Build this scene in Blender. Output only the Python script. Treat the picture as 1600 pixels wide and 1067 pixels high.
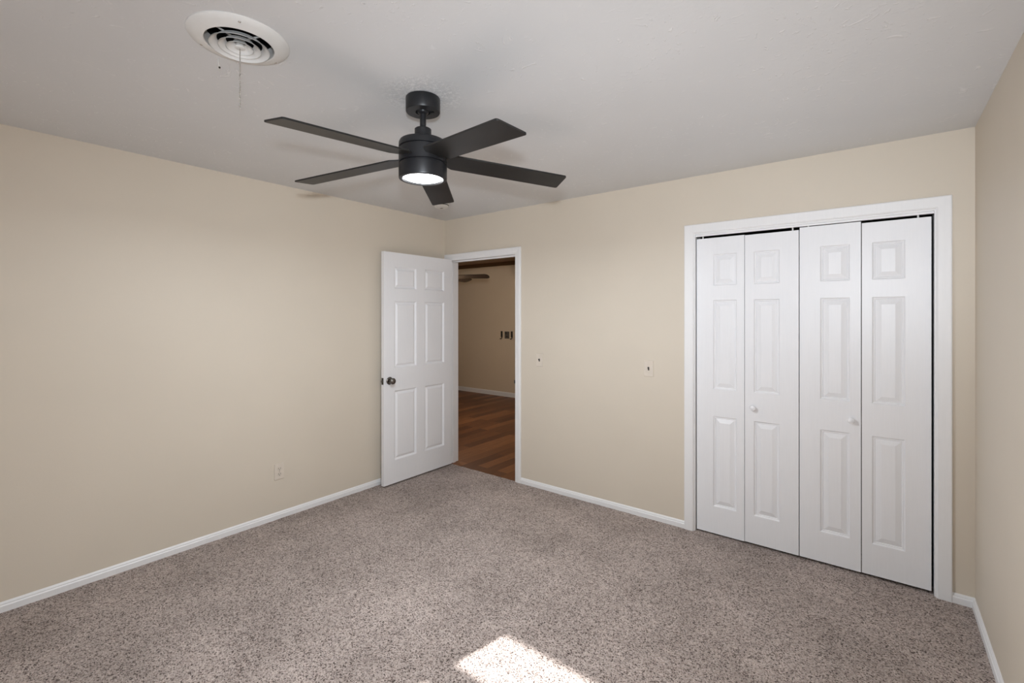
import bpy, bmesh, math, random
from mathutils import Vector, Matrix

random.seed(7)
for o in list(bpy.data.objects):
    bpy.data.objects.remove(o, do_unlink=True)
SC = bpy.context.scene
COL = SC.collection
R = math.radians

# ------------------------------------------------------------------ camera
CAM_H = 1.482
cam_d = bpy.data.cameras.new('camera')
cam_d.sensor_fit = 'HORIZONTAL'
cam_d.sensor_width = 36.0
cam_d.lens = 732.97 / 1600 * 36.0
cam_d.shift_y = -40.5 / 1600
cam_d.clip_start = 0.02
cam = bpy.data.objects.new('camera', cam_d)
COL.objects.link(cam)
cam.location = (0, 0, CAM_H)
cam.rotation_euler = (R(90), 0, 0.663355)
SC.camera = cam

# ------------------------------------------------------------------ colour management
vs = SC.view_settings
vs.view_transform = 'Standard'
vs.look = 'None'
vs.exposure = -0.22
vs.gamma = 1.0
vs.use_curve_mapping = False
SC.cycles.use_denoising = True
SC.cycles.max_bounces = 10
SC.cycles.diffuse_bounces = 6
SC.cycles.sample_clamp_indirect = 6.0
SC.cycles.caustics_reflective = False
SC.cycles.caustics_refractive = False

# ------------------------------------------------------------------ daylight: sky, sun, windows; the photographer's flash
SKY = 1.6
SUN = 27.0
FLASH = 226.0
LAMP = 41.0
HALL_FILL = 225.0  # strength of the unseen globe added to light the far room
wd = bpy.data.worlds.new('sky')
SC.world = wd
wd.use_nodes = True
bg = wd.node_tree.nodes['Background']
bg.inputs[0].default_value = (0.84, 0.95, 1.09, 1)
bg.inputs[1].default_value = SKY


def light(name, kind, loc, energy, color=(1, 1, 1)):
    d = bpy.data.lights.new(name, kind)
    d.energy = energy
    d.color = color
    o = bpy.data.objects.new(name, d)
    COL.objects.link(o)
    o.location = loc
    return o


sun = light('sun', 'SUN', (-1, -4, 5), SUN, (1.0, 0.985, 0.97))
sun.data.angle = R(0.55)
sun.rotation_euler = Vector((0.2, 0.98, -0.6583)).to_track_quat('-Z', 'Y').to_euler()

flash = light('camera_flash', 'SPOT', (0.02, -0.03, 1.665), FLASH, (0.93, 1.0, 1.08))
flash.data.spot_size = R(140)
flash.scale = (1.0, 0.30, 1.0)     # the head throws a wide, low beam
flash.data.spot_blend = 1.0
flash.data.shadow_soft_size = 0.035
flash.rotation_euler = Vector((-math.sin(0.53), math.cos(0.53), 0.14)).to_track_quat('-Z', 'Y').to_euler()

# ------------------------------------------------------------------ room numbers
XL, YB, XR, YF, H = -3.456, 3.322, 0.386, -1.25, 2.44
WT = 0.125                      # wall thickness
HALL_Y, HALL_H = 6.72, 2.47
HALL_X0, HALL_X1 = -8.6, -2.30


# ------------------------------------------------------------------ materials
def new_mat(name):
    m = bpy.data.materials.new(name)
    m.use_nodes = True
    nt = m.node_tree
    return m, nt, nt.nodes['Principled BSDF']


def nd(nt, kind, **kw):
    n = nt.nodes.new(kind)
    for k, v in kw.items():
        setattr(n, k, v)
    return n


def coords(nt, scale=(1, 1, 1), rot=(0, 0, 0)):
    t = nd(nt, 'ShaderNodeTexCoord')
    g = nd(nt, 'ShaderNodeNewGeometry')
    mp = nd(nt, 'ShaderNodeMapping')
    mp.inputs['Scale'].default_value = scale
    mp.inputs['Rotation'].default_value = rot
    nt.links.new(g.outputs['Position'], mp.inputs['Vector'])
    return mp.outputs['Vector']


def ramp(nt, fac, stops):
    r = nd(nt, 'ShaderNodeValToRGB')
    el = r.color_ramp.elements
    while len(el) < len(stops):
        el.new(0.5)
    for e, (p, c) in zip(el, stops):
        e.position = p
        e.color = (*c, 1) if len(c) == 3 else c
    nt.links.new(fac, r.inputs['Fac'])
    return r.outputs['Color']


def noise(nt, vec, scale, detail=3, rough=0.55):
    n = nd(nt, 'ShaderNodeTexNoise')
    n.inputs['Scale'].default_value = scale
    n.inputs['Detail'].default_value = detail
    n.inputs['Roughness'].default_value = rough
    nt.links.new(vec, n.inputs['Vector'])
    return n.outputs['Fac']


def mix(nt, fac, a, b, mode='MIX'):
    m = nd(nt, 'ShaderNodeMix', data_type='RGBA', blend_type=mode)
    for sock, v in ((m.inputs[0], fac), (m.inputs[6], a), (m.inputs[7], b)):
        if isinstance(v, (int, float)):
            sock.default_value = v
        elif isinstance(v, tuple):
            sock.default_value = (*v, 1)
        else:
            nt.links.new(v, sock)
    return m.outputs[2]


def math_n(nt, op, a, b=None):
    m = nd(nt, 'ShaderNodeMath', operation=op)
    for i, v in enumerate((a, b)):
        if v is None:
            continue
        if isinstance(v, (int, float)):
            m.inputs[i].default_value = v
        else:
            nt.links.new(v, m.inputs[i])
    return m.outputs[0]


def bump(nt, b, height, strength, dist):
    n = nd(nt, 'ShaderNodeBump')
    n.inputs['Strength'].default_value = strength
    n.inputs['Distance'].default_value = dist
    nt.links.new(height, n.inputs['Height'])
    nt.links.new(n.outputs['Normal'], b.inputs['Normal'])


def plain(name, col, rough=0.5, metal=0.0, spec=0.5, vary=0.03, vscale=30):
    m, nt, b = new_mat(name)
    v = coords(nt)
    f = noise(nt, v, vscale)
    lo = tuple(c * (1 - vary) for c in col)
    hi = tuple(min(1, c * (1 + vary)) for c in col)
    nt.links.new(ramp(nt, f, [(0.3, lo), (0.7, hi)]), b.inputs['Base Color'])
    b.inputs['Roughness'].default_value = rough
    b.inputs['Metallic'].default_value = metal
    b.inputs['Specular IOR Level'].default_value = spec
    return m


def wall_mat(name, col):
    m, nt, b = new_mat(name)
    v = coords(nt)
    f = noise(nt, v, 1.7, 2)
    c = ramp(nt, f, [(0.3, tuple(x * 0.985 for x in col)), (0.7, tuple(x * 1.015 for x in col))])
    nt.links.new(c, b.inputs['Base Color'])
    b.inputs['Roughness'].default_value = 0.55
    b.inputs['Specular IOR Level'].default_value = 0.35
    bump(nt, b, noise(nt, v, 140, 4), 0.10, 0.002)
    return m


def ceiling_mat():
    m, nt, b = new_mat('ceiling_paint')
    v = coords(nt)
    f = noise(nt, v, 1.3, 2)
    base = ramp(nt, f, [(0.3, (0.645, 0.655, 0.665)), (0.7, (0.675, 0.685, 0.695))])
    nt.links.new(base, b.inputs['Base Color'])
    b.inputs['Roughness'].default_value = 0.6
    b.inputs['Specular IOR Level'].default_value = 0.4
    # short trowel ridges, scattered; raised by bump, highlights painted in colour
    w = nd(nt, 'ShaderNodeTexNoise')
    w.inputs['Scale'].default_value = 5
    nt.links.new(v, w.inputs['Vector'])
    vv = nd(nt, 'ShaderNodeVectorMath', operation='MULTIPLY_ADD')
    nt.links.new(w.outputs['Color'], vv.inputs[0])
    vv.inputs[1].default_value = (0.25, 0.25, 0)
    nt.links.new(v, vv.inputs[2])
    r1 = noise(nt, vv.outputs[0], 44, 3, 0.6)
    r1 = ramp(nt, r1, [(0.62, (0, 0, 0)), (0.72, (1, 1, 1))])
    patch = ramp(nt, noise(nt, v, 2.6, 2), [(0.36, (0.15,) * 3), (0.58, (1, 1, 1))])
    ridges = math_n(nt, 'MULTIPLY', r1, patch)
    # rough plaster collar round the fan mount
    sep = nd(nt, 'ShaderNodeVectorMath', operation='DISTANCE')
    nt.links.new(v, sep.inputs[0])
    sep.inputs[1].default_value = (-1.57, 1.375, H)
    near = ramp(nt, sep.outputs['Value'], [(0.11, (1, 1, 1)), (0.20, (0, 0, 0))])
    rough_n = ramp(nt, noise(nt, v, 70, 4, 0.7), [(0.45, (0, 0, 0)), (0.65, (1, 1, 1))])
    collar = math_n(nt, 'MULTIPLY', near, rough_n)
    base = mix(nt, math_n(nt, 'MULTIPLY', collar, 0.9), base, (0.93, 0.93, 0.93))
    base = mix(nt, math_n(nt, 'MULTIPLY', ridges, 0.55), base, (0.86, 0.86, 0.86))  # lighter ridge colour paints in the highlights of flash-lit ridges
    nt.links.new(base, b.inputs['Base Color'])
    h = math_n(nt, 'ADD', math_n(nt, 'MULTIPLY', ridges, 0.8), math_n(nt, 'MULTIPLY', collar, 1.2))
    h = math_n(nt, 'ADD', h, math_n(nt, 'MULTIPLY', noise(nt, v, 60, 3), 0.15))
    bump(nt, b, h, 0.5, 0.005)
    return m


def carpet_mat():
    m, nt, b = new_mat('speckled_carpet')
    v = coords(nt)
    vo = nd(nt, 'ShaderNodeTexVoronoi')
    vo.inputs['Scale'].default_value = 210
    vo.inputs['Randomness'].default_value = 1.0
    nt.links.new(v, vo.inputs['Vector'])
    sp = nd(nt, 'ShaderNodeSeparateColor')
    nt.links.new(vo.outputs['Color'], sp.inputs['Color'])
    fleck = ramp(nt, sp.outputs['Red'], [(0.0, (0.08, 0.058, 0.050)), (0.13, (0.15, 0.115, 0.10)), (0.26, (0.40, 0.325, 0.29)),
                                         (0.7, (0.53, 0.45, 0.41)), (1.0, (0.67, 0.585, 0.54))])
    big = noise(nt, v, 2.2, 3, 0.6)
    tone = ramp(nt, big, [(0.34, (0.80, 0.785, 0.775)), (0.66, (1.08, 1.07, 1.065))])
    mid = ramp(nt, noise(nt, v, 26, 3, 0.6), [(0.3, (0.86, 0.86, 0.86)), (0.7, (1.1, 1.1, 1.1))])
    c = mix(nt, 1.0, mix(nt, 1.0, fleck, tone, 'MULTIPLY'), mid, 'MULTIPLY')
    nt.links.new(c, b.inputs['Base Color'])
    b.inputs['Roughness'].default_value = 0.95
    b.inputs['Specular IOR Level'].default_value = 0.1
    b.inputs['Sheen Weight'].default_value = 0.08
    hgt = math_n(nt, 'ADD', noise(nt, v, 230, 3, 0.7), math_n(nt, 'MULTIPLY', vo.outputs['Distance'], -0.6))
    bump(nt, b, hgt, 0.75, 0.008)
    return m


def white_paint(name, col=(0.80, 0.80, 0.81), rough=0.38, grain=True):
    m, nt, b = new_mat(name)
    v = coords(nt, (60, 60, 3))
    n = noise(nt, v, 2.2, 4, 0.6)
    c = ramp(nt, n, [(0.3, tuple(x * 0.985 for x in col)), (0.7, tuple(min(1, x * 1.01) for x in col))])
    nt.links.new(c, b.inputs['Base Color'])
    b.inputs['Roughness'].default_value = rough
    b.inputs['Specular IOR Level'].default_value = 0.45
    if grain:
        bump(nt, b, n, 0.07, 0.002)
    return m


def hardwood_mat():
    m, nt, b = new_mat('hall_hardwood')
    v = coords(nt, (1, 1, 1), (0, 0, R(90)))
    br = nd(nt, 'ShaderNodeTexBrick')
    br.offset = 0.37
    br.inputs['Scale'].default_value = 1.0
    br.inputs['Brick Width'].default_value = 1.15
    br.inputs['Row Height'].default_value = 0.125
    br.inputs['Mortar Size'].default_value = 0.0015
    br.inputs['Color1'].default_value = (0, 0, 0, 1)
    br.inputs['Color2'].default_value = (1, 1, 1, 1)
    br.inputs['Mortar'].default_value = (0, 0, 0, 1)
    nt.links.new(v, br.inputs['Vector'])
    gr = noise(nt, coords(nt, (22, 1.6, 1)), 2.0, 5, 0.65)
    board = ramp(nt, br.outputs['Color'], [(0.0, (0.105, 0.036, 0.013)), (0.5, (0.18, 0.066, 0.023)), (1.0, (0.31, 0.13, 0.050))])
    g = ramp(nt, gr, [(0.3, (0.70, 0.66, 0.62)), (0.7, (1.15, 1.12, 1.1))])
    nt.links.new(mix(nt, 1.0, board, g, 'MULTIPLY'), b.inputs['Base Color'])
    b.inputs['Roughness'].default_value = 0.42
    bump(nt, b, math_n(nt, 'MULTIPLY', br.outputs['Fac'], -1.0), 0.3, 0.002)
    return m


def brown_wood(name, c0, c1, rough=0.5):
    m, nt, b = new_mat(name)
    v = coords(nt, (3, 30, 30))
    n = noise(nt, v, 1.2, 5, 0.6)
    nt.links.new(ramp(nt, n, [(0.3, c0), (0.7, c1)]), b.inputs['Base Color'])
    b.inputs['Roughness'].default_value = rough
    return m


def emit_mat(name, col, strength):
    m, nt, b = new_mat(name)
    b.inputs['Base Color'].default_value = (*col, 1)
    b.inputs['Emission Color'].default_value = (*col, 1)
    b.inputs['Emission Strength'].default_value = strength
    return m


def glass_mat():
    m = bpy.data.materials.new('window_glass')
    m.use_nodes = True
    nt = m.node_tree
    nt.nodes.clear()
    out = nd(nt, 'ShaderNodeOutputMaterial')
    tr = nd(nt, 'ShaderNodeBsdfTransparent')
    gl = nd(nt, 'ShaderNodeBsdfGlossy')
    gl.inputs['Roughness'].default_value = 0.02
    mx = nd(nt, 'ShaderNodeMixShader')
    mx.inputs[0].default_value = 0.06
    nt.links.new(tr.outputs[0], mx.inputs[1])
    nt.links.new(gl.outputs[0], mx.inputs[2])
    nt.links.new(mx.outputs[0], out.inputs[0])
    return m


M = {
    'wall': wall_mat('beige_wall_paint', (0.675, 0.608, 0.512)),
    'hall_wall': wall_mat('hall_wall_paint', (0.70, 0.585, 0.44)),
    'ceiling': ceiling_mat(),
    'carpet': carpet_mat(),
    'white': white_paint('white_door_paint', (0.84, 0.845, 0.865)),
    'trim': white_paint('white_trim_paint', (0.84, 0.84, 0.845), 0.42),
    'hardwood': hardwood_mat(),
    'hall_ceiling': brown_wood('hall_ceiling_wood', (0.24, 0.155, 0.09), (0.32, 0.21, 0.125), 0.6),
    'hall_beam': brown_wood('dark_beam_wood', (0.075, 0.038, 0.014), (0.11, 0.055, 0.02)),
    'black': plain('satin_black_metal', (0.012, 0.012, 0.0135), 0.38, 0.0, 0.38, 0.05),
    'blade': plain('matte_black_blade', (0.014, 0.0135, 0.013), 0.42, 0.0, 0.35, 0.06),
    'hall_blade': brown_wood('hall_fan_blade_wood', (0.022, 0.012, 0.005), (0.036, 0.019, 0.008)),
    'dark': plain('dark_void', (0.012, 0.012, 0.012), 0.9, 0, 0.1),
    'closet': plain('closet_painted_shade', (0.10, 0.09, 0.08), 0.9, 0, 0.1),  # dark colour stands in for the shade seen through the door gaps
    'vent': plain('vent_white_enamel', (0.72, 0.72, 0.705), 0.4, 0, 0.45, 0.02),
    'duct': plain('duct_painted_shade', (0.014, 0.014, 0.014), 0.7, 0.0, 0.2),  # shade inside the duct put into a near-black colour
    'steel': plain('bright_steel', (0.62, 0.61, 0.58), 0.25, 1.0),
    'nickel': plain('aged_nickel', (0.17, 0.16, 0.15), 0.22, 1.0, 0.5, 0.3, 60),
    'bronze': plain('dark_bronze', (0.05, 0.042, 0.034), 0.35, 0.8),
    'plate': plain('beige_painted_plate', (0.70, 0.63, 0.545), 0.4, 0, 0.45),
    'ivory': plain('ivory_plastic', (0.66, 0.595, 0.51), 0.35, 0, 0.5),
    'slot': plain('dark_slot', (0.02, 0.016, 0.012), 0.6),
    'wire': plain('pale_wire', (0.72, 0.72, 0.70), 0.5),
    'grey': plain('grey_plate', (0.11, 0.10, 0.085), 0.5, 0, 0.5, 0.35, 55),
    'detector': plain('detector_white_plastic', (0.75, 0.75, 0.73), 0.4),
    'lens': emit_mat('led_lens', (0.97, 0.99, 1.0), 9.0),
    'globe': emit_mat('added_hall_glow', (1.0, 0.90, 0.76), HALL_FILL),  # glow for the added fill globe, out of view
    'glass': glass_mat(),
    'window': white_paint('window_frame_paint', (0.75, 0.75, 0.74), 0.4, False),
}


# ------------------------------------------------------------------ mesh helpers
def tag(o, label=None, cat=None, group=None, kind=None):
    if label:
        o['label'] = label
    if cat:
        o['category'] = cat
    if group:
        o['group'] = group
    if kind:
        o['kind'] = kind
    return o


def empty(name, loc, label, cat, group=None, kind=None):
    o = bpy.data.objects.new(name, None)
    o.empty_display_size = 0.05
    COL.objects.link(o)
    o.location = loc
    return tag(o, label, cat, group, kind)


def root_loc(o):
    p = Vector((0, 0, 0))
    while o is not None:
        p += Vector(o.location)
        o = o.parent
    return p


def obj(name, bm, mat, parent=None, bevel=0.0, smooth=False, origin=None):
    """World-space bmesh -> one object (its own origin is moved to the parent's base)."""
    bmesh.ops.recalc_face_normals(bm, faces=bm.faces)
    off = root_loc(parent) if parent else Vector(origin or (0, 0, 0))
    bmesh.ops.translate(bm, verts=bm.verts, vec=-off)
    me = bpy.data.meshes.new(name)
    bm.to_mesh(me)
    bm.free()
    o = bpy.data.objects.new(name, me)
    COL.objects.link(o)
    if parent:
        o.parent = parent
    elif origin:
        o.location = origin
    me.materials.append(M[mat] if isinstance(mat, str) else mat)
    if smooth:
        for p in me.polygons:
            p.use_smooth = True
        try:
            me.set_sharp_from_angle(angle=R(38))
        except Exception:
            pass
    if bevel:
        b = o.modifiers.new('bevel', 'BEVEL')
        b.width = bevel
        b.segments = 2
        b.limit_method = 'ANGLE'
        b.angle_limit = R(40)
    return o


def box(bm, x0, x1, y0, y1, z0, z1):
    v = [bm.verts.new((x, y, z)) for x in (x0, x1) for y in (y0, y1) for z in (z0, z1)]
    for a in ((0, 1, 3, 2), (4, 6, 7, 5), (0, 4, 5, 1), (2, 3, 7, 6), (0, 2, 6, 4), (1, 5, 7, 3)):
        bm.faces.new([v[i] for i in a])
    return v


def lathe(bm, prof, center, axis='Z', n=48, cap=True):
    """prof: (radius, height) pairs along the axis from center."""
    c = Vector(center)
    rings = []
    for r, z in prof:
        ring = []
        for i in range(n):
            a = 2 * math.pi * i / n
            if axis == 'Z':
                p = Vector((r * math.cos(a), r * math.sin(a), z))
            elif axis == 'X':
                p = Vector((z, r * math.cos(a), r * math.sin(a)))
            else:
                p = Vector((r * math.cos(a), z, r * math.sin(a)))
            ring.append(bm.verts.new(c + p))
        rings.append(ring)
    for a, b in zip(rings, rings[1:]):
        for i in range(n):
            bm.faces.new((a[i], a[(i + 1) % n], b[(i + 1) % n], b[i]))
    if cap:
        for ring in (rings[0], rings[-1]):
            try:
                bm.faces.new(ring)
            except ValueError:
                pass
    return rings


def tube(bm, pts, r, n=8):
    pts = [Vector(p) for p in pts]
    rings = []
    for i, p in enumerate(pts):
        d = (pts[min(i + 1, len(pts) - 1)] - pts[max(i - 1, 0)]).normalized()
        a = d.cross(Vector((0.3, 0.5, 0.81))).normalized()
        b = d.cross(a)
        rr = r[i] if isinstance(r, (list, tuple)) else r
        rings.append([bm.verts.new(p + (a * math.cos(2 * math.pi * k / n) + b * math.sin(2 * math.pi * k / n)) * rr) for k in range(n)])
    for A, B in zip(rings, rings[1:]):
        for k in range(n):
            bm.faces.new((A[k], A[(k + 1) % n], B[(k + 1) % n], B[k]))
    bm.faces.new(rings[0])
    bm.faces.new(rings[-1])


def sphere(bm, c, r, seg=10, rings=6, scale=(1, 1, 1)):
    mtx = Matrix.Translation(Vector(c)) @ Matrix.Diagonal((*scale, 1))
    bmesh.ops.create_uvsphere(bm, u_segments=seg, v_segments=rings, radius=r, matrix=mtx)


def wall_with_holes(bm, u0, u1, z0, z1, holes, put):
    """Boxes of a wall in columns and courses round rectangular holes; put(u0,u1,z0,z1) adds one box."""
    us = sorted({u0, u1, *[h[0] for h in holes], *[h[1] for h in holes]})
    for a, b in zip(us, us[1:]):
        zs = [(z0, z1)]
        for h in holes:
            if h[0] <= a and h[1] >= b:
                nz = []
                for lo, hi in zs:
                    if h[2] > lo:
                        nz.append((lo, min(hi, h[2])))
                    if h[3] < hi:
                        nz.append((max(lo, h[3]), hi))
                zs = nz
        for lo, hi in zs:
            if hi - lo > 1e-4:
                put(a, b, lo, hi)


def panel_slab(bm, u0, u1, z0, z1, thick, panels, rings, P, both=False):
    """A moulded slab: P(u, z, d) maps to the world, d = 0 on the show face and -thick at the back."""
    us = sorted({u0, u1, *[p[0] for p in panels], *[p[1] for p in panels]})
    zs = sorted({z0, z1, *[p[2] for p in panels], *[p[3] for p in panels]})

    def quad(c):
        bm.faces.new([bm.verts.new(x) for x in c])

    def face(d0, s):
        for a, b in zip(us, us[1:]):
            for lo, hi in zip(zs, zs[1:]):
                uc, zc = (a + b) / 2, (lo + hi) / 2
                pan = [p for p in panels if p[0] < uc < p[1] and p[2] < zc < p[3]]
                if not pan:
                    quad([P(a, lo, d0), P(b, lo, d0), P(b, hi, d0), P(a, hi, d0)])
                    continue
                loops = [[(a + i, lo + i), (b - i, lo + i), (b - i, hi - i), (a + i, hi - i)] for i, _ in rings]
                for k in range(len(rings) - 1):
                    for e in range(4):
                        f = (e + 1) % 4
                        quad([P(*loops[k][e], d0 + s * rings[k][1]), P(*loops[k][f], d0 + s * rings[k][1]),
                              P(*loops[k + 1][f], d0 + s * rings[k + 1][1]), P(*loops[k + 1][e], d0 + s * rings[k + 1][1])])
                quad([P(*q, d0 + s * rings[-1][1]) for q in loops[-1]])

    face(0.0, 1)
    if both:
        face(-thick, -1)
    else:
        quad([P(u0, z0, -thick), P(u1, z0, -thick), P(u1, z1, -thick), P(u0, z1, -thick)])
    c = [(u0, z0), (u1, z0), (u1, z1), (u0, z1)]
    for i in range(4):
        a, b = c[i], c[(i + 1) % 4]
        quad([P(*a, 0), P(*b, 0), P(*b, -thick), P(*a, -thick)])
    bmesh.ops.remove_doubles(bm, verts=bm.verts, dist=1e-5)


def extrude_profile(bm, prof, frames):
    """prof: 2-D outline points; frames: functions (a, b) -> world point, one per mitre station."""
    rings = [[bm.verts.new(F(a, b)) for a, b in prof] for F in frames]
    n = len(prof)
    for A, B in zip(rings, rings[1:]):
        for k in range(n):
            bm.faces.new((A[k], A[(k + 1) % n], B[(k + 1) % n], B[k]))
    bm.faces.new(rings[0])
    bm.faces.new(rings[-1])


# ------------------------------------------------------------------ setting: floors, walls, ceilings
def struct(name, bm, mat, label, cat, bevel=0.0, parent=None, smooth=False):
    o = obj(name, bm, mat, parent, bevel, smooth)
    return tag(o, label, cat, None, 'structure')


DX0, DX1, DZ = -3.392, -2.556, 2.028          # door opening between the jambs
CX0, CX1, CZ = -0.996, 0.232, 2.036           # closet opening between the jambs
JT = 0.018                                    # jamb thickness
WX0, WX1, WZ0, WZ1 = -2.03, 0.20, 0.66, 2.09  # window opening

# carpet: fine mesh with a slightly uneven pile surface
bm = bmesh.new()
nx, ny = 90, 90
fy0, fy1 = YF, YB + 0.004
grid = [[bm.verts.new((XL + (XR - XL) * i / nx, fy0 + (fy1 - fy0) * j / ny, random.uniform(-0.0012, 0.0012))) for j in range(ny + 1)] for i in range(nx + 1)]
for i in range(nx):
    for j in range(ny):
        bm.faces.new((grid[i][j], grid[i + 1][j], grid[i + 1][j + 1], grid[i][j + 1]))
struct('floor', bm, 'carpet', 'speckled taupe cut-pile carpet covering the whole bedroom floor', 'carpet', smooth=True)

bm = bmesh.new()
box(bm, CX0 - 0.10, CX1 + 0.10, YB + 0.004, YB + 0.75, -0.06, -0.002)
struct('floor_closet', bm, 'carpet', 'dark strip of carpet inside the closet behind the folding doors', 'carpet')

bm = bmesh.new()
box(bm, HALL_X0, HALL_X1, YB + 0.004, HALL_Y, -0.06, -0.004)
struct('floor_hall', bm, 'hardwood', 'reddish brown plank floor seen through the open doorway', 'floor')

bm = bmesh.new()
box(bm, XL - WT, XL, YF - WT, YB + WT, -0.06, H + 0.1)
struct('wall_left', bm, 'wall', 'long plain beige wall on the left with one outlet', 'wall')

bm = bmesh.new()
wall_with_holes(bm, XL, XR, -0.06, H + 0.1, [(DX0 - JT, DX1 + JT, -0.06, DZ + JT), (CX0 - JT, CX1 + JT, -0.06, CZ + JT)],
                lambda a, b, lo, hi: box(bm, a, b, YB, YB + WT, lo, hi))
struct('wall_back', bm, 'wall', 'beige wall holding the doorway and the closet', 'wall')

bm = bmesh.new()
box(bm, XR, XR + WT, YF - WT, YB + WT, -0.06, H + 0.1)
struct('wall_right', bm, 'wall', 'beige wall running along the right edge beside the closet', 'wall')

bm = bmesh.new()
wall_with_holes(bm, XL - WT, XR + WT, -0.06, H + 0.1, [(WX0, WX1, WZ0, WZ1)], lambda a, b, lo, hi: box(bm, a, b, YF - 0.10, YF, lo, hi))
struct('wall_front', bm, 'wall', 'beige window wall behind the camera', 'wall')

# ceiling, with a round hole for the vent
VX, VY, VHOLE = -1.748, 0.702, 0.112
bm = bmesh.new()
n = 48
circ = [bm.verts.new((VX + VHOLE * math.cos(2 * math.pi * i / n), VY + VHOLE * math.sin(2 * math.pi * i / n), H)) for i in range(n)]
x0, x1, y0, y1 = XL - 0.02, XR + 0.02, YF - 0.02, YB + 0.02


def border(a):
    dx, dy = math.cos(a), math.sin(a)
    ts = []
    if dx > 1e-9: ts.append((x1 - VX) / dx)
    if dx < -1e-9: ts.append((x0 - VX) / dx)
    if dy > 1e-9: ts.append((y1 - VY) / dy)
    if dy < -1e-9: ts.append((y0 - VY) / dy)
    t = min(ts)
    return (VX + dx * t, VY + dy * t, H)


angs = [2 * math.pi * i / n for i in range(n)]
outer = [bm.verts.new(border(a)) for a in angs]
cor = [(math.atan2(cy - VY, cx - VX) % (2 * math.pi), (cx, cy, H)) for cx in (x0, x1) for cy in (y0, y1)]
for i in range(n):
    a, b = angs[i], angs[i] + 2 * math.pi / n
    mid = [bm.verts.new(c) for ca, c in cor if a < ca < b]
    bm.faces.new([circ[i], outer[i], *mid, outer[(i + 1) % n], circ[(i + 1) % n]])
geo = bmesh.ops.extrude_face_region(bm, geom=bm.faces[:])
bmesh.ops.translate(bm, verts=[g for g in geo['geom'] if isinstance(g, bmesh.types.BMVert)], vec=(0, 0, 0.1))
struct('ceiling', bm, 'ceiling', 'pale grey bedroom ceiling with faint trowel texture', 'ceiling')

# far room behind the doorway
bm = bmesh.new()
box(bm, HALL_X0, HALL_X1, HALL_Y, HALL_Y + 0.1, -0.06, HALL_H + 0.1)
struct('wall_hall_back', bm, 'hall_wall', 'dim tan wall of the far room seen through the doorway', 'wall')
bm = bmesh.new()
box(bm, HALL_X0 - 0.1, HALL_X0, YB, HALL_Y + 0.1, -0.06, HALL_H + 0.1)
box(bm, HALL_X0, XL - WT, YB, YB + WT, -0.06, HALL_H + 0.1)
struct('wall_hall_left', bm, 'hall_wall', 'left side wall of the far room', 'wall')
bm = bmesh.new()
box(bm, HALL_X1, HALL_X1 + 0.1, YB + WT, HALL_Y + 0.1, -0.06, HALL_H + 0.1)
struct('wall_hall_right', bm, 'hall_wall', 'right side wall of the far room', 'wall')
bm = bmesh.new()
box(bm, HALL_X0 - 0.1, HALL_X1 + 0.1, YB + WT, HALL_Y + 0.1, HALL_H, HALL_H + 0.1)
struct('ceiling_hall', bm, 'hall_ceiling', 'brown ceiling of the far room above the doorway view', 'ceiling')
bm = bmesh.new()
box(bm, HALL_X0, HALL_X1, HALL_Y - 0.035, HALL_Y, HALL_H - 0.068, HALL_H)
struct('trim_3', bm, 'hall_beam', 'dark brown trim strip along the top of the far room wall', 'trim', 0.004)
bm = bmesh.new()
prof = [(0, -0.004), (0.014, -0.004), (0.014, 0.062), (0.006, 0.078), (0, 0.078)]
extrude_profile(bm, prof, [lambda a, b: (HALL_X0, HALL_Y - a, b), lambda a, b: (HALL_X1, HALL_Y - a, b)])
struct('baseboard_hall', bm, 'trim', 'white baseboard along the far room wall', 'baseboard')

# closet box behind the folding doors, its shade put into a dark colour
bm = bmesh.new()
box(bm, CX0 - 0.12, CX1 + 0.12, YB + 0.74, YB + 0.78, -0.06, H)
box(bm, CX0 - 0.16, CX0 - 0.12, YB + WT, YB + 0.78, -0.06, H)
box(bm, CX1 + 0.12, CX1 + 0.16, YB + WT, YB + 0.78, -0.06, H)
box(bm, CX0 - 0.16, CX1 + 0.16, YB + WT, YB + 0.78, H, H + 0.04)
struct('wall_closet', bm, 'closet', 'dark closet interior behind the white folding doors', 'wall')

# ------------------------------------------------------------------ baseboards
BP = [(0, -0.006), (0.0125, -0.006), (0.0125, 0.030), (0.0085, 0.036), (0.0085, 0.041), (0.003, 0.050), (0, 0.050)]
bm = bmesh.new()
extrude_profile(bm, BP, [lambda a, b: (XL + a, YF, b), lambda a, b: (XL + a, YB, b)])
struct('baseboard_left', bm, 'trim', 'thin white baseboard along the foot of the left wall', 'baseboard')
bm = bmesh.new()
extrude_profile(bm, BP, [lambda a, b: (-2.496, YB - a, b), lambda a, b: (-1.066, YB - a, b)])
struct('baseboard_back', bm, 'trim', 'white baseboard between the doorway and the closet casing', 'baseboard')
bm = bmesh.new()
extrude_profile(bm, BP, [lambda a, b: (0.298, YB - a, b), lambda a, b: (XR - a, YB - a, b), lambda a, b: (XR - a, YF, b)])
struct('baseboard_right', bm, 'trim', 'white baseboard turning the corner from closet to right wall', 'baseboard')

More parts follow.
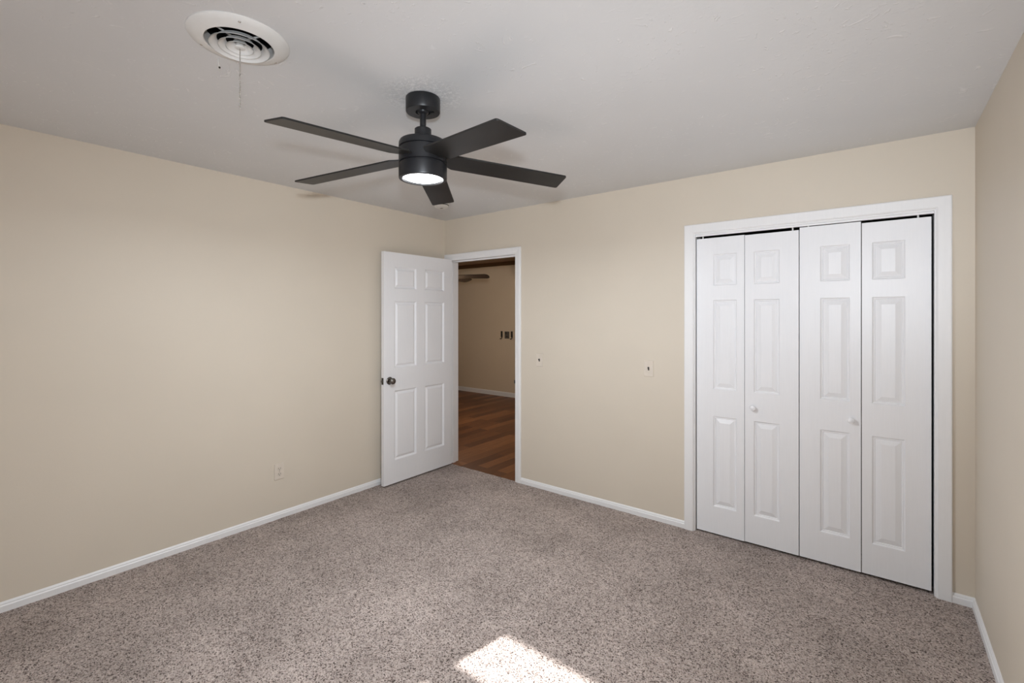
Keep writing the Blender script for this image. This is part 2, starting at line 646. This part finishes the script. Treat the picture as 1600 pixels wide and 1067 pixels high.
# ------------------------------------------------------------------ window behind the camera (upper and lower lite, sun comes through)
wy = YF - 0.10
bm = bmesh.new()
lites = [(1.857, 2.050), (0.71, 1.770)]
gx0, gx1 = -1.987, 0.15
wall_with_holes(bm, WX0, WX1, WZ0, WZ1, [(gx0, gx1, a, b) for a, b in lites], lambda a, b, lo, hi: box(bm, a, b, wy - 0.012, wy + 0.012, lo, hi))
win = struct('window_1', bm, 'window', 'white two-lite window behind the camera', 'window')
for a, b in lites:
    bm = bmesh.new()
    box(bm, gx0, gx1, wy - 0.002, wy + 0.002, a, b)
    obj('pane', bm, 'glass', win)


def portal(loc, sx, sy, d):
    a = light('sky_portal', 'AREA', loc, 1.0)
    a.data.shape = 'RECTANGLE'
    a.data.size, a.data.size_y = sx, sy
    a.rotation_euler = Vector(d).to_track_quat('-Z', 'Y').to_euler()
    a.data.cycles.is_portal = True


portal(((WX0 + WX1) / 2, YF - 0.13, (WZ0 + WZ1) / 2), WX1 - WX0, WZ1 - WZ0, (0, 1, 0))


# ------------------------------------------------------------------ door casings and jambs
def casing(bm, x0, x1, z1, w, prof):
    """prof: (distance out from the inner edge 0..1 of w, thickness); runs up, across and down."""
    pts = [(p * w, t) for p, t in prof]
    extrude_profile(bm, pts, [
        lambda a, t: (x0 - a, YB - t, -0.004), lambda a, t: (x0 - a, YB - t, z1 + a),
        lambda a, t: (x1 + a, YB - t, z1 + a), lambda a, t: (x1 + a, YB - t, -0.004)])


RANCH = [(0, 0), (0, 0.009), (0.06, 0.0115), (0.30, 0.0125), (0.55, 0.0160), (0.88, 0.0170), (1.0, 0.0135), (1.0, 0)]
bm = bmesh.new()
casing(bm, DX0 + 0.001, DX1 + 0.002, DZ + 0.002, 0.0625, RANCH)
box(bm, DX0 - JT, DX0, YB, YB + WT, -0.004, DZ)
box(bm, DX1, DX1 + JT, YB, YB + WT, -0.004, DZ)
box(bm, DX0 - JT, DX1 + JT, YB, YB + WT, DZ, DZ + JT)
# door stop strips
box(bm, DX0, DX0 + 0.011, YB + 0.040, YB + 0.075, -0.004, DZ)
box(bm, DX1 - 0.011, DX1, YB + 0.040, YB + 0.075, -0.004, DZ)
box(bm, DX0, DX1, YB + 0.040, YB + 0.075, DZ - 0.011, DZ)
casing_door = struct('trim_1', bm, 'trim', 'white casing and jamb framing the open doorway', 'door frame', 0.0012)
bm = bmesh.new()
box(bm, DX1 - 0.0045, DX1 + 0.001, YB - 0.004, YB + 0.034, 0.862, 0.920)
box(bm, DX1 - 0.0085, DX1 - 0.004, YB - 0.012, YB + 0.006, 0.876, 0.906)
obj('strike_plate', bm, 'nickel', casing_door, 0.001)

FLAT = [(0, 0), (0, 0.008), (0.035, 0.0085), (0.05, 0.0115), (0.085, 0.0115), (0.11, 0.0145), (0.90, 0.0165), (0.97, 0.0155), (1.0, 0.0125), (1.0, 0)]
bm = bmesh.new()
casing(bm, CX0 - 0.007, CX1 + 0.006, CZ + 0.008, 0.0625, FLAT)
box(bm, CX0 - JT, CX0, YB, YB + WT, -0.004, CZ)
box(bm, CX1, CX1 + JT, YB, YB + WT, -0.004, CZ)
box(bm, CX0 - JT, CX1 + JT, YB, YB + WT, CZ, CZ + JT)
casing_closet = struct('trim_2', bm, 'trim', 'white casing and jamb framing the closet opening', 'door frame', 0.0012)
bm = bmesh.new()
box(bm, CX0, CX1, YB + 0.012, YB + 0.017, 2.0235, CZ)
obj('track_fascia', bm, 'trim', casing_closet, 0.001)
bm = bmesh.new()
box(bm, CX0, CX1, YB + 0.030, YB + 0.052, 2.0235, CZ)
obj('track', bm, 'bronze', casing_closet)

# ------------------------------------------------------------------ open six-panel door
DFX = -3.3445                # show face (towards the room)
DT = 0.035
dy0, dy1, dz0, dz1 = 2.4935, 3.306, 0.013, 2.036
RINGS_D = [(0, 0), (0.004, -0.0015), (0.013, -0.0125), (0.017, -0.0135), (0.021, -0.0125), (0.036, -0.003)]
pans = [(a, b, lo, hi) for a, b in ((2.606, 2.858), (2.955, 3.205)) for lo, hi in ((0.212, 0.825), (1.022, 1.612), (1.718, 1.914))]
bm = bmesh.new()
panel_slab(bm, dy0, dy1, dz0, dz1, DT, pans, RINGS_D, lambda u, z, d: (DFX + d, u, z), both=True)
door = obj('door_1', bm, 'white', None, origin=(DFX - DT / 2, dy1, 0.013))
tag(door, 'white six-panel door standing open against the left wall', 'door', None, 'structure')
ky, kz = 2.553, 0.916
bm = bmesh.new()
lathe(bm, [(0.0, -0.001), (0.0330, -0.001), (0.0335, 0.002), (0.031, 0.006), (0.024, 0.009), (0.012, 0.010), (0.0, 0.010)], (DFX, ky, kz), 'X', 32, False)
ros = obj('rosette', bm, 'nickel', door, smooth=True)
bm = bmesh.new()
lathe(bm, [(0.0, 0.008), (0.011, 0.008), (0.0105, 0.022), (0.014, 0.028), (0.023, 0.033), (0.0275, 0.042), (0.0275, 0.050), (0.023, 0.058), (0.013, 0.0625), (0.0, 0.0635)],
      (DFX, ky, kz), 'X', 32, False)
obj('knob', bm, 'nickel', ros, smooth=True)
bm = bmesh.new()
bx = DFX - DT
lathe(bm, [(0.0, 0.001), (0.0335, 0.001), (0.031, -0.006), (0.012, -0.009), (0.011, -0.014), (0.022, -0.022), (0.0265, -0.034), (0.022, -0.046), (0.0, -0.049)], (bx, ky, kz), 'X', 24, False)
obj('knob', bm, 'nickel', door, smooth=True)
bm = bmesh.new()
box(bm, DFX - DT / 2 - 0.0125, DFX - DT / 2 + 0.0125, dy0 - 0.0012, dy0 + 0.002, kz - 0.029, kz + 0.029)
lp = obj('latch_plate', bm, 'bronze', door, 0.0006)
bm = bmesh.new()
box(bm, DFX - DT / 2 - 0.007, DFX - DT / 2 + 0.007, dy0 - 0.012, dy0, kz - 0.009, kz + 0.009)
obj('latch_bolt', bm, 'nickel', lp, 0.002)
for hz in (0.22, 1.02, 1.82):
    bm = bmesh.new()
    hc = (DFX - DT - 0.003, dy1 + 0.004, hz)
    lathe(bm, [(0.0, -0.048), (0.0035, -0.047), (0.0055, -0.044), (0.0055, 0.044), (0.0035, 0.047), (0.0, 0.048)], hc, 'Z', 14, False)
    box(bm, DFX - DT + 0.001, DFX - 0.004, dy1 - 0.0005, dy1 + 0.0015, hz - 0.044, hz + 0.044)
    obj('hinge', bm, 'trim', door, smooth=True)

# ------------------------------------------------------------------ bifold closet doors
FY = YB + 0.020
RINGS_C = [(0, 0), (0.004, -0.0060), (0.008, -0.0085), (0.011, -0.0075), (0.0145, -0.0115), (0.042, -0.0015)]
rows = [(0.192, 0.802), (0.984, 1.587), (1.685, 1.896)]
leaves = [
    [(-0.9895, -0.6895, 0.010, 2.0085, (-0.882, -0.736)), (-0.6865, -0.3850, 0.013, 2.0055, (-0.634, -0.488))],
    [(-0.3805, -0.0795, 0.014, 2.0195, (-0.275, -0.131)), (-0.0755, 0.2215, 0.016, 2.0095, (-0.029, 0.115))],
]
knobs = [(-0.637, 0.888), (-0.125, 0.879)]
lab = ['left pair of white folding closet doors with a small white knob',
       'right pair of white folding closet doors beside the right wall']
for i, pair in enumerate(leaves):
    xa, xb = pair[0][0], pair[1][1]
    d = empty('door_%d' % (i + 2), (xa if i == 0 else xb, FY + 0.015, 0.0), lab[i], 'closet door', None, 'structure')
    made = []
    for (a, b, z0, z1, (pa, pb)) in pair:
        bm = bmesh.new()
        panel_slab(bm, a, b, z0, z1, 0.030, [(pa, pb, lo, hi) for lo, hi in rows], RINGS_C, lambda u, z, dd: (u, FY - dd, z))
        made.append(obj('door_leaf', bm, 'white', d))
    kx, kz2 = knobs[i]
    bm = bmesh.new()
    lathe(bm, [(0.0, 0.001), (0.0125, 0.001), (0.009, -0.006), (0.0095, -0.011), (0.0155, -0.016), (0.0175, -0.022), (0.0155, -0.0285), (0.008, -0.0325), (0.0, -0.0335)],
          (kx, FY, kz2), 'Y', 28, False)
    obj('knob', bm, 'white', made[1] if i == 0 else made[0], smooth=True)
    for px in ((-0.951, -0.418) if i == 0 else (-0.336, 0.168)):
        zt = (pair[0] if px < (xa + xb) / 2 else pair[1])[3]
        bm = bmesh.new()
        lathe(bm, [(0.0, zt - 0.01), (0.0045, zt - 0.01), (0.0045, 2.03), (0.0, 2.03)], (px, FY + 0.008, 0), 'Z', 12, False)
        obj('pivot_pin', bm, 'wire', d, smooth=True)

# ------------------------------------------------------------------ black ceiling fan
FX, FYC = -1.585, 1.390
fan = empty('ceiling_fan', (FX, FYC, H), 'black five-blade ceiling fan with a lit white lamp, hanging mid-room', 'ceiling fan')
bm = bmesh.new()
lathe(bm, [(0.0, H - 0.0005), (0.0735, H - 0.0005), (0.075, H - 0.003), (0.075, 2.382), (0.0725, 2.378), (0.033, 2.378), (0.033, 2.392), (0.0, 2.392)], (FX, FYC, 0), 'Z', 64, False)
canopy = obj('canopy', bm, 'black', fan, smooth=True)
bm = bmesh.new()
lathe(bm, [(0.0, 2.400), (0.012, 2.398), (0.022, 2.392), (0.026, 2.384), (0.024, 2.376), (0.016, 2.369), (0.0, 2.367)], (FX, FYC, 0), 'Z', 32, False)
obj('hanger_ball', bm, 'black', canopy, smooth=True)
for a in (150, 30):
    bm = bmesh.new()
    ca, sa = math.cos(R(a)), math.sin(R(a))
    v = box(bm, 0.030, 0.050, -0.006, 0.006, 2.3765, 2.3785)
    for q in v:
        q.co = Vector((FX + q.co.x * ca - q.co.y * sa, FYC + q.co.x * sa + q.co.y * ca, q.co.z))
    obj('mounting_slot', bm, 'dark', canopy)
bm = bmesh.new()
lathe(bm, [(0.0, 2.375), (0.0135, 2.375), (0.0135, 2.29), (0.0, 2.29)], (FX, FYC, 0), 'Z', 32, False)
obj('downrod', bm, 'black', fan, smooth=True)
bm = bmesh.new()
lathe(bm, [(0.0, 2.306), (0.033, 2.306), (0.0365, 2.303), (0.0365, 2.262), (0.040, 2.250), (0.0, 2.250)], (FX, FYC, 0), 'Z', 40, False)
obj('coupling', bm, 'black', fan, smooth=True)
bm = bmesh.new()
lathe(bm, [(0.0, 2.253), (0.090, 2.252), (0.100, 2.2475), (0.1045, 2.238), (0.105, 2.2185), (0.0985, 2.217), (0.0985, 2.2125), (0.105, 2.211),
           (0.105, 2.151), (0.0985, 2.1495), (0.0985, 2.1445), (0.0, 2.1445)], (FX, FYC, 0), 'Z', 72, False)
obj('motor_housing', bm, 'black', fan, smooth=True)
bm = bmesh.new()
lathe(bm, [(0.0, 2.146), (0.100, 2.146), (0.105, 2.143), (0.105, 2.088), (0.1035, 2.083), (0.098, 2.081), (0.0895, 2.082), (0.0880, 2.094), (0.0, 2.094)], (FX, FYC, 0), 'Z', 72, False)
kit = obj('light_kit', bm, 'black', fan, smooth=True)
bm = bmesh.new()
lathe(bm, [(0.0, 2.0815), (0.03, 2.082), (0.06, 2.0835), (0.080, 2.0865), (0.0870, 2.0900), (0.0870, 2.0935), (0.0, 2.0935)], (FX, FYC, 0), 'Z', 64, False)
tag(obj('lamp_lens', bm, 'lens', kit, smooth=True), 'round frosted lamp glowing white')
lamp = light('fan_lamp', 'AREA', (FX, FYC, 2.0785), LAMP, (0.91, 0.975, 1.04))
lamp.data.shape = 'DISK'
lamp.data.size = 0.172
BR, BW, BP_ = 0.6627, 0.128, -0.1531
blades = [(-88.195, 0.083), (-161.502, 0.0741), (-15.486, 0.1171), (55.543, 0.0784), (128.62, 0.0667)]
for az, dr in blades:
    az = R(az)
    e = Vector((math.cos(az), math.sin(az), 0))
    s = Vector((-math.sin(az), math.cos(az), 0)) * math.cos(BP_) + Vector((0, 0, math.sin(BP_)))
    nrm = Vector((0, 0, 1))
    bm = bmesh.new()
    hw = BW / 2
    cr = 0.010
    out = [(0.088, -0.030), (0.135, -hw)]
    out += [(BR - cr + cr * math.sin(t), -hw + cr - cr * math.cos(t)) for t in [R(k * 22.5) for k in range(5)]]
    out += [(BR - cr + cr * math.cos(t), hw - cr + cr * math.sin(t)) for t in [R(k * 22.5) for k in range(5)]]
    out += [(0.135, hw), (0.088, 0.030)]
    lo, hi = [], []
    for r_, w_ in out:
        p = Vector((FX, FYC, 2.180 - dr * r_)) + e * r_ + s * w_
        lo.append(bm.verts.new(p - nrm * 0.0035))
        hi.append(bm.verts.new(p + nrm * 0.0035))
    k = len(out)
    bm.faces.new(lo)
    bm.faces.new(hi)
    for i in range(k):
        bm.faces.new((lo[i], lo[(i + 1) % k], hi[(i + 1) % k], hi[i]))
    obj('blade', bm, 'blade', fan, 0.0012)

# ------------------------------------------------------------------ round ceiling vent with a pull chain
vent = empty('ceiling_vent', (VX, VY, H), 'round white ceiling air vent with nested rings and a hanging chain', 'air vent')
bm = bmesh.new()
lathe(bm, [(0.1565, H), (0.1565, H - 0.003), (0.152, H - 0.008), (0.136, H - 0.0145), (0.118, H - 0.020), (0.109, H - 0.022), (0.106, H - 0.020), (0.1045, H - 0.010), (0.1045, H + 0.02),
           (0.110, H + 0.02), (0.110, H)], (VX, VY, 0), 'Z', 72, False)
flange = obj('flange', bm, 'vent', vent, smooth=True)
bm = bmesh.new()
lathe(bm, [(0.1105, H + 0.001), (0.1105, H + 0.16), (0.0, H + 0.16), (0.0, H + 0.165), (0.115, H + 0.165), (0.115, H + 0.001)], (VX, VY, 0), 'Z', 48, False)
obj('duct', bm, 'duct', vent, smooth=True)
for r0 in (0.0935, 0.0665, 0.0430):
    bm = bmesh.new()
    zb = 2.409
    lathe(bm, [(r0, zb), (r0 - 0.001, zb + 0.0025), (r0 - 0.010, zb + 0.0075), (r0 - 0.018, zb + 0.0140), (r0 - 0.023, zb + 0.0215), (r0 - 0.0245, zb + 0.0215), (r0 - 0.0195, zb + 0.0135), (r0 - 0.0105, zb + 0.0060), (r0 - 0.003, zb + 0.0015), (r0 - 0.0020, zb)],
          (VX, VY, 0), 'Z', 64, False)
    bm.faces.ensure_lookup_table()
    obj('cone_ring', bm, 'vent', vent, smooth=True)
bm = bmesh.new()
lathe(bm, [(0.0, 2.4085), (0.014, 2.4095), (0.0165, 2.4120), (0.013, 2.420), (0.006, 2.440), (0.0, 2.440)], (VX, VY, 0), 'Z', 32, False)
obj('hub', bm, 'vent', vent, smooth=True)
for k in range(4):
    a = R(20 + 90 * k)
    bm = bmesh.new()
    v = box(bm, 0.005, 0.105, -0.0012, 0.0012, 2.432, 2.4375)
    for q in v:
        q.co = Vector((VX + q.co.x * math.cos(a) - q.co.y * math.sin(a), VY + q.co.x * math.sin(a) + q.co.y * math.cos(a), q.co.z))
    obj('spoke', bm, 'vent', vent)
for a in (-22.5, 215.6, 101.4):
    a = R(a)
    bm = bmesh.new()
    sphere(bm, (VX + 0.138 * math.cos(a), VY + 0.138 * math.sin(a), H - 0.0136), 0.0048, 10, 6, (1, 1, 0.5))
    obj('screw', bm, 'steel', vent, smooth=True)
bm = bmesh.new()
z = 2.410
k = 0
while z > 2.203:
    dx = 0.0 if z > 2.33 else 0.0022 * math.sin(k * 1.9)
    sphere(bm, (VX + dx, VY - dx, z), 0.0021, 8, 5)
    if z < 2.285:
        sphere(bm, (VX - 0.0024 + dx * 0.6, VY + 0.0012, z - 0.002), 0.0021, 8, 5)
    z -= 0.0046
    k += 1
tube(bm, [(VX, VY, 2.412), (VX, VY, 2.203)], 0.0006, 6)
tag(obj('pull_chain', bm, 'steel', vent, smooth=True), 'thin bright beaded metal chain')

bm = bmesh.new()
tube(bm, [(-1.941, 0.704, H + 0.001), (-1.9405, 0.704, 2.425), (-1.938, 0.706, 2.411)], 0.0016, 8)
wire = obj('wire_stub', bm, 'wire', origin=None)
tag(wire, 'short pale wire stub hanging from ceiling beside the round vent', 'wire')
bm = bmesh.new()
sphere(bm, (-1.9365, 0.707, 2.407), 0.0038, 10, 6)
obj('wire_cap', bm, 'bronze', wire, smooth=True)

# ------------------------------------------------------------------ smoke detector behind the far blade tip
SX, SY = -2.954, 2.799
det = empty('smoke_detector', (SX, SY, H), 'small round white smoke detector on ceiling by the far corner', 'smoke detector')
bm = bmesh.new()
lathe(bm, [(0.0, H), (0.066, H), (0.067, H - 0.004), (0.066, H - 0.010), (0.0, H - 0.010)], (SX, SY, 0), 'Z', 40, False)
obj('base', bm, 'detector', det, smooth=True)
bm = bmesh.new()
lathe(bm, [(0.0, H - 0.010), (0.058, H - 0.010), (0.059, H - 0.020), (0.054, H - 0.031), (0.043, H - 0.037), (0.0, H - 0.038)], (SX, SY, 0), 'Z', 40, False)
cov = obj('cover', bm, 'detector', det, smooth=True)
bm = bmesh.new()
lathe(bm, [(0.0575, H - 0.012), (0.0605, H - 0.012), (0.0605, H - 0.016), (0.0575, H - 0.016)], (SX, SY, 0), 'Z', 40, False)
obj('vent_slot', bm, 'dark', cov, smooth=True)
bm = bmesh.new()
box(bm, SX - 0.014, SX + 0.014, SY - 0.008, SY + 0.008, H - 0.0392, H - 0.037)
obj('test_button', bm, 'grey', cov, 0.0006)


# ------------------------------------------------------------------ switches and outlets
def wall_plate_back(name, x, z, label, w=0.070, hgt=0.114):
    r_ = empty(name, (x, YB, z), label, 'light switch')
    bm = bmesh.new()
    v = box(bm, x - w / 2, x + w / 2, YB - 0.0055, YB, z - hgt / 2, z + hgt / 2)
    for q in v:
        if q.co.y < YB - 0.001:
            q.co.x = x + (q.co.x - x) * 0.93
            q.co.z = z + (q.co.z - z) * 0.955
    obj('cover_plate', bm, 'plate', r_, 0.001)
    bm = bmesh.new()
    box(bm, x - 0.005, x + 0.005, YB - 0.0062, YB - 0.005, z - 0.0125, z + 0.0125)
    sl = obj('toggle_slot', bm, 'slot', r_)
    bm = bmesh.new()
    v = box(bm, x - 0.0038, x + 0.0038, YB - 0.0165, YB - 0.0055, z - 0.0055, z + 0.0065)
    for q in v:
        if q.co.y < YB - 0.01:
            q.co.z += 0.006
    obj('toggle', bm, 'slot', r_, 0.0008)
    for s in (-1, 1):
        bm = bmesh.new()
        sphere(bm, (x, YB - 0.0056, z + s * 0.030), 0.003, 8, 5, (1, 0.4, 1))
        obj('screw', bm, 'plate', r_, smooth=True)


wall_plate_back('light_switch', -2.294, 1.100, 'beige switch plate with dark toggle nearest the doorway')
wall_plate_back('light_switch', -1.325, 1.094, 'beige switch plate with dark toggle nearest the closet', 0.074, 0.118)

ox_y, ox_z = 1.655, 0.343
out_ = empty('wall_outlet', (XL, ox_y, ox_z), 'beige duplex outlet low on the left wall', 'outlet')
bm = bmesh.new()
v = box(bm, XL, XL + 0.006, ox_y - 0.0365, ox_y + 0.0365, ox_z - 0.058, ox_z + 0.058)
for q in v:
    if q.co.x > XL + 0.001:
        q.co.y = ox_y + (q.co.y - ox_y) * 0.93
        q.co.z = ox_z + (q.co.z - ox_z) * 0.955
obj('cover_plate', bm, 'plate', out_, 0.001)
for s in (-1, 1):
    zc = ox_z + s * 0.0195
    bm = bmesh.new()
    pr = []
    for i in range(24):
        a = 2 * math.pi * i / 24
        pr.append((0.0172 * math.cos(a), max(-0.0140, min(0.0140, 0.0172 * math.sin(a)))))
    f0 = [bm.verts.new((XL + 0.005, ox_y + a, zc + b)) for a, b in pr]
    f1 = [bm.verts.new((XL + 0.0078, ox_y + a, zc + b)) for a, b in pr]
    bm.faces.new(f1)
    bm.faces.new(f0)
    for i in range(24):
        bm.faces.new((f0[i], f0[(i + 1) % 24], f1[(i + 1) % 24], f1[i]))
    rec = obj('receptacle', bm, 'ivory', out_)
    bm = bmesh.new()
    box(bm, XL + 0.0074, XL + 0.0081, ox_y - 0.0078, ox_y - 0.0052, zc - 0.002, zc + 0.0075)
    box(bm, XL + 0.0074, XL + 0.0081, ox_y + 0.0052, ox_y + 0.0078, zc - 0.001, zc + 0.0070)
    lathe(bm, [(0.0, 0.0074), (0.0029, 0.0074), (0.0029, 0.0081), (0.0, 0.0081)], (XL, ox_y, zc - 0.0075), 'X', 12, False)
    obj('slots', bm, 'slot', rec)
bm = bmesh.new()
sphere(bm, (XL + 0.006, ox_y, ox_z), 0.003, 8, 5, (0.5, 1, 1))
obj('screw', bm, 'steel', out_, smooth=True)

# ------------------------------------------------------------------ far room: fan with an added hidden light, wall plate and two hooks
HX, HY, HZ = -4.706, 4.380, 2.0
hf = empty('ceiling_fan', (HX, HY, HALL_H), 'dark brown ceiling fan in the far room, blade tips showing in the doorway', 'ceiling fan')
bm = bmesh.new()
lathe(bm, [(0.0, HALL_H), (0.07, HALL_H), (0.068, HALL_H - 0.03), (0.03, HALL_H - 0.06), (0.0, HALL_H - 0.06)], (HX, HY, 0), 'Z', 32, False)
obj('canopy', bm, 'bronze', hf, smooth=True)
bm = bmesh.new()
lathe(bm, [(0.0, HALL_H - 0.05), (0.013, HALL_H - 0.05), (0.013, HZ + 0.09), (0.0, HZ + 0.09)], (HX, HY, 0), 'Z', 20, False)
obj('downrod', bm, 'bronze', hf, smooth=True)
bm = bmesh.new()
lathe(bm, [(0.0, HZ + 0.10), (0.05, HZ + 0.095), (0.10, HZ + 0.06), (0.11, HZ + 0.02), (0.10, HZ - 0.03), (0.06, HZ - 0.06), (0.0, HZ - 0.07)], (HX, HY, 0), 'Z', 40, False)
obj('motor_housing', bm, 'bronze', hf, smooth=True)
bm = bmesh.new()
sphere(bm, (HX, HY, HZ - 0.115), 0.075, 24, 14, (1, 1, 0.8))  # globe is added, hidden from view, to brighten the far room
tag(obj('added_fill_globe', bm, 'globe', hf, smooth=True), 'unseen glowing globe added to light the far room')
for kk in range(5):
    az = R(24.3 + 72 * kk)
    e = Vector((math.cos(az), math.sin(az), 0))
    pt = R(-17)
    s = Vector((-math.sin(az), math.cos(az), 0)) * math.cos(pt) + Vector((0, 0, math.sin(pt)))
    out = [(0.10, -0.035), (0.20, -0.055)]
    out += [(0.729 - 0.05 + 0.05 * math.sin(R(t)), -0.0675 + 0.05 - 0.05 * math.cos(R(t))) for t in range(0, 91, 15)]
    out += [(0.729 - 0.05 + 0.05 * math.cos(R(t)), 0.0675 - 0.05 + 0.05 * math.sin(R(t))) for t in range(0, 91, 15)]
    out += [(0.20, 0.055), (0.10, 0.035)]
    bm = bmesh.new()
    lo, hi = [], []
    for r_, w_ in out:
        p = Vector((HX, HY, HZ)) + e * r_ + s * w_
        lo.append(bm.verts.new(p - Vector((0, 0, 0.004))))
        hi.append(bm.verts.new(p + Vector((0, 0, 0.004))))
    bm.faces.new(lo)
    bm.faces.new(hi)
    for i in range(len(out)):
        j = (i + 1) % len(out)
        bm.faces.new((lo[i], lo[j], hi[j], hi[i]))
    obj('blade', bm, 'hall_blade', hf)

WY = HALL_Y
bm = bmesh.new()
box(bm, -5.418, -5.312, WY - 0.008, WY, 1.060, 1.190)
pl = obj('wall_plate', bm, 'grey', None, 0.002)
tag(pl, 'grey wall plate between two black hooks in the far room', 'wall plate')
for q in ((-5.395, -5.375, 1.140, 1.178), (-5.372, -5.352, 1.085, 1.110)):
    bm = bmesh.new()
    box(bm, q[0], q[1], WY - 0.0095, WY - 0.007, q[2], q[3])
    obj('socket', bm, 'slot', pl)
for x, lb in ((-5.488, 'small black hook left of the grey plate on the far room wall'), (-5.252, 'small black hook right of the grey plate, beside the doorway casing')):
    bm = bmesh.new()
    box(bm, x - 0.020, x + 0.020, WY - 0.014, WY, 1.085, 1.195)
    hk = obj('wall_hook', bm, 'slot', None, 0.006)
    tag(hk, lb, 'hook', 'hooks on the far room wall')
    bm = bmesh.new()
    tube(bm, [(x + 0.010, WY - 0.012, 1.12), (x + 0.019, WY - 0.022, 1.095), (x + 0.021, WY - 0.032, 1.070), (x + 0.008, WY - 0.036, 1.056), (x - 0.014, WY - 0.036, 1.058)], 0.009, 10)
    obj('hook_arm', bm, 'slot', hk, smooth=True)
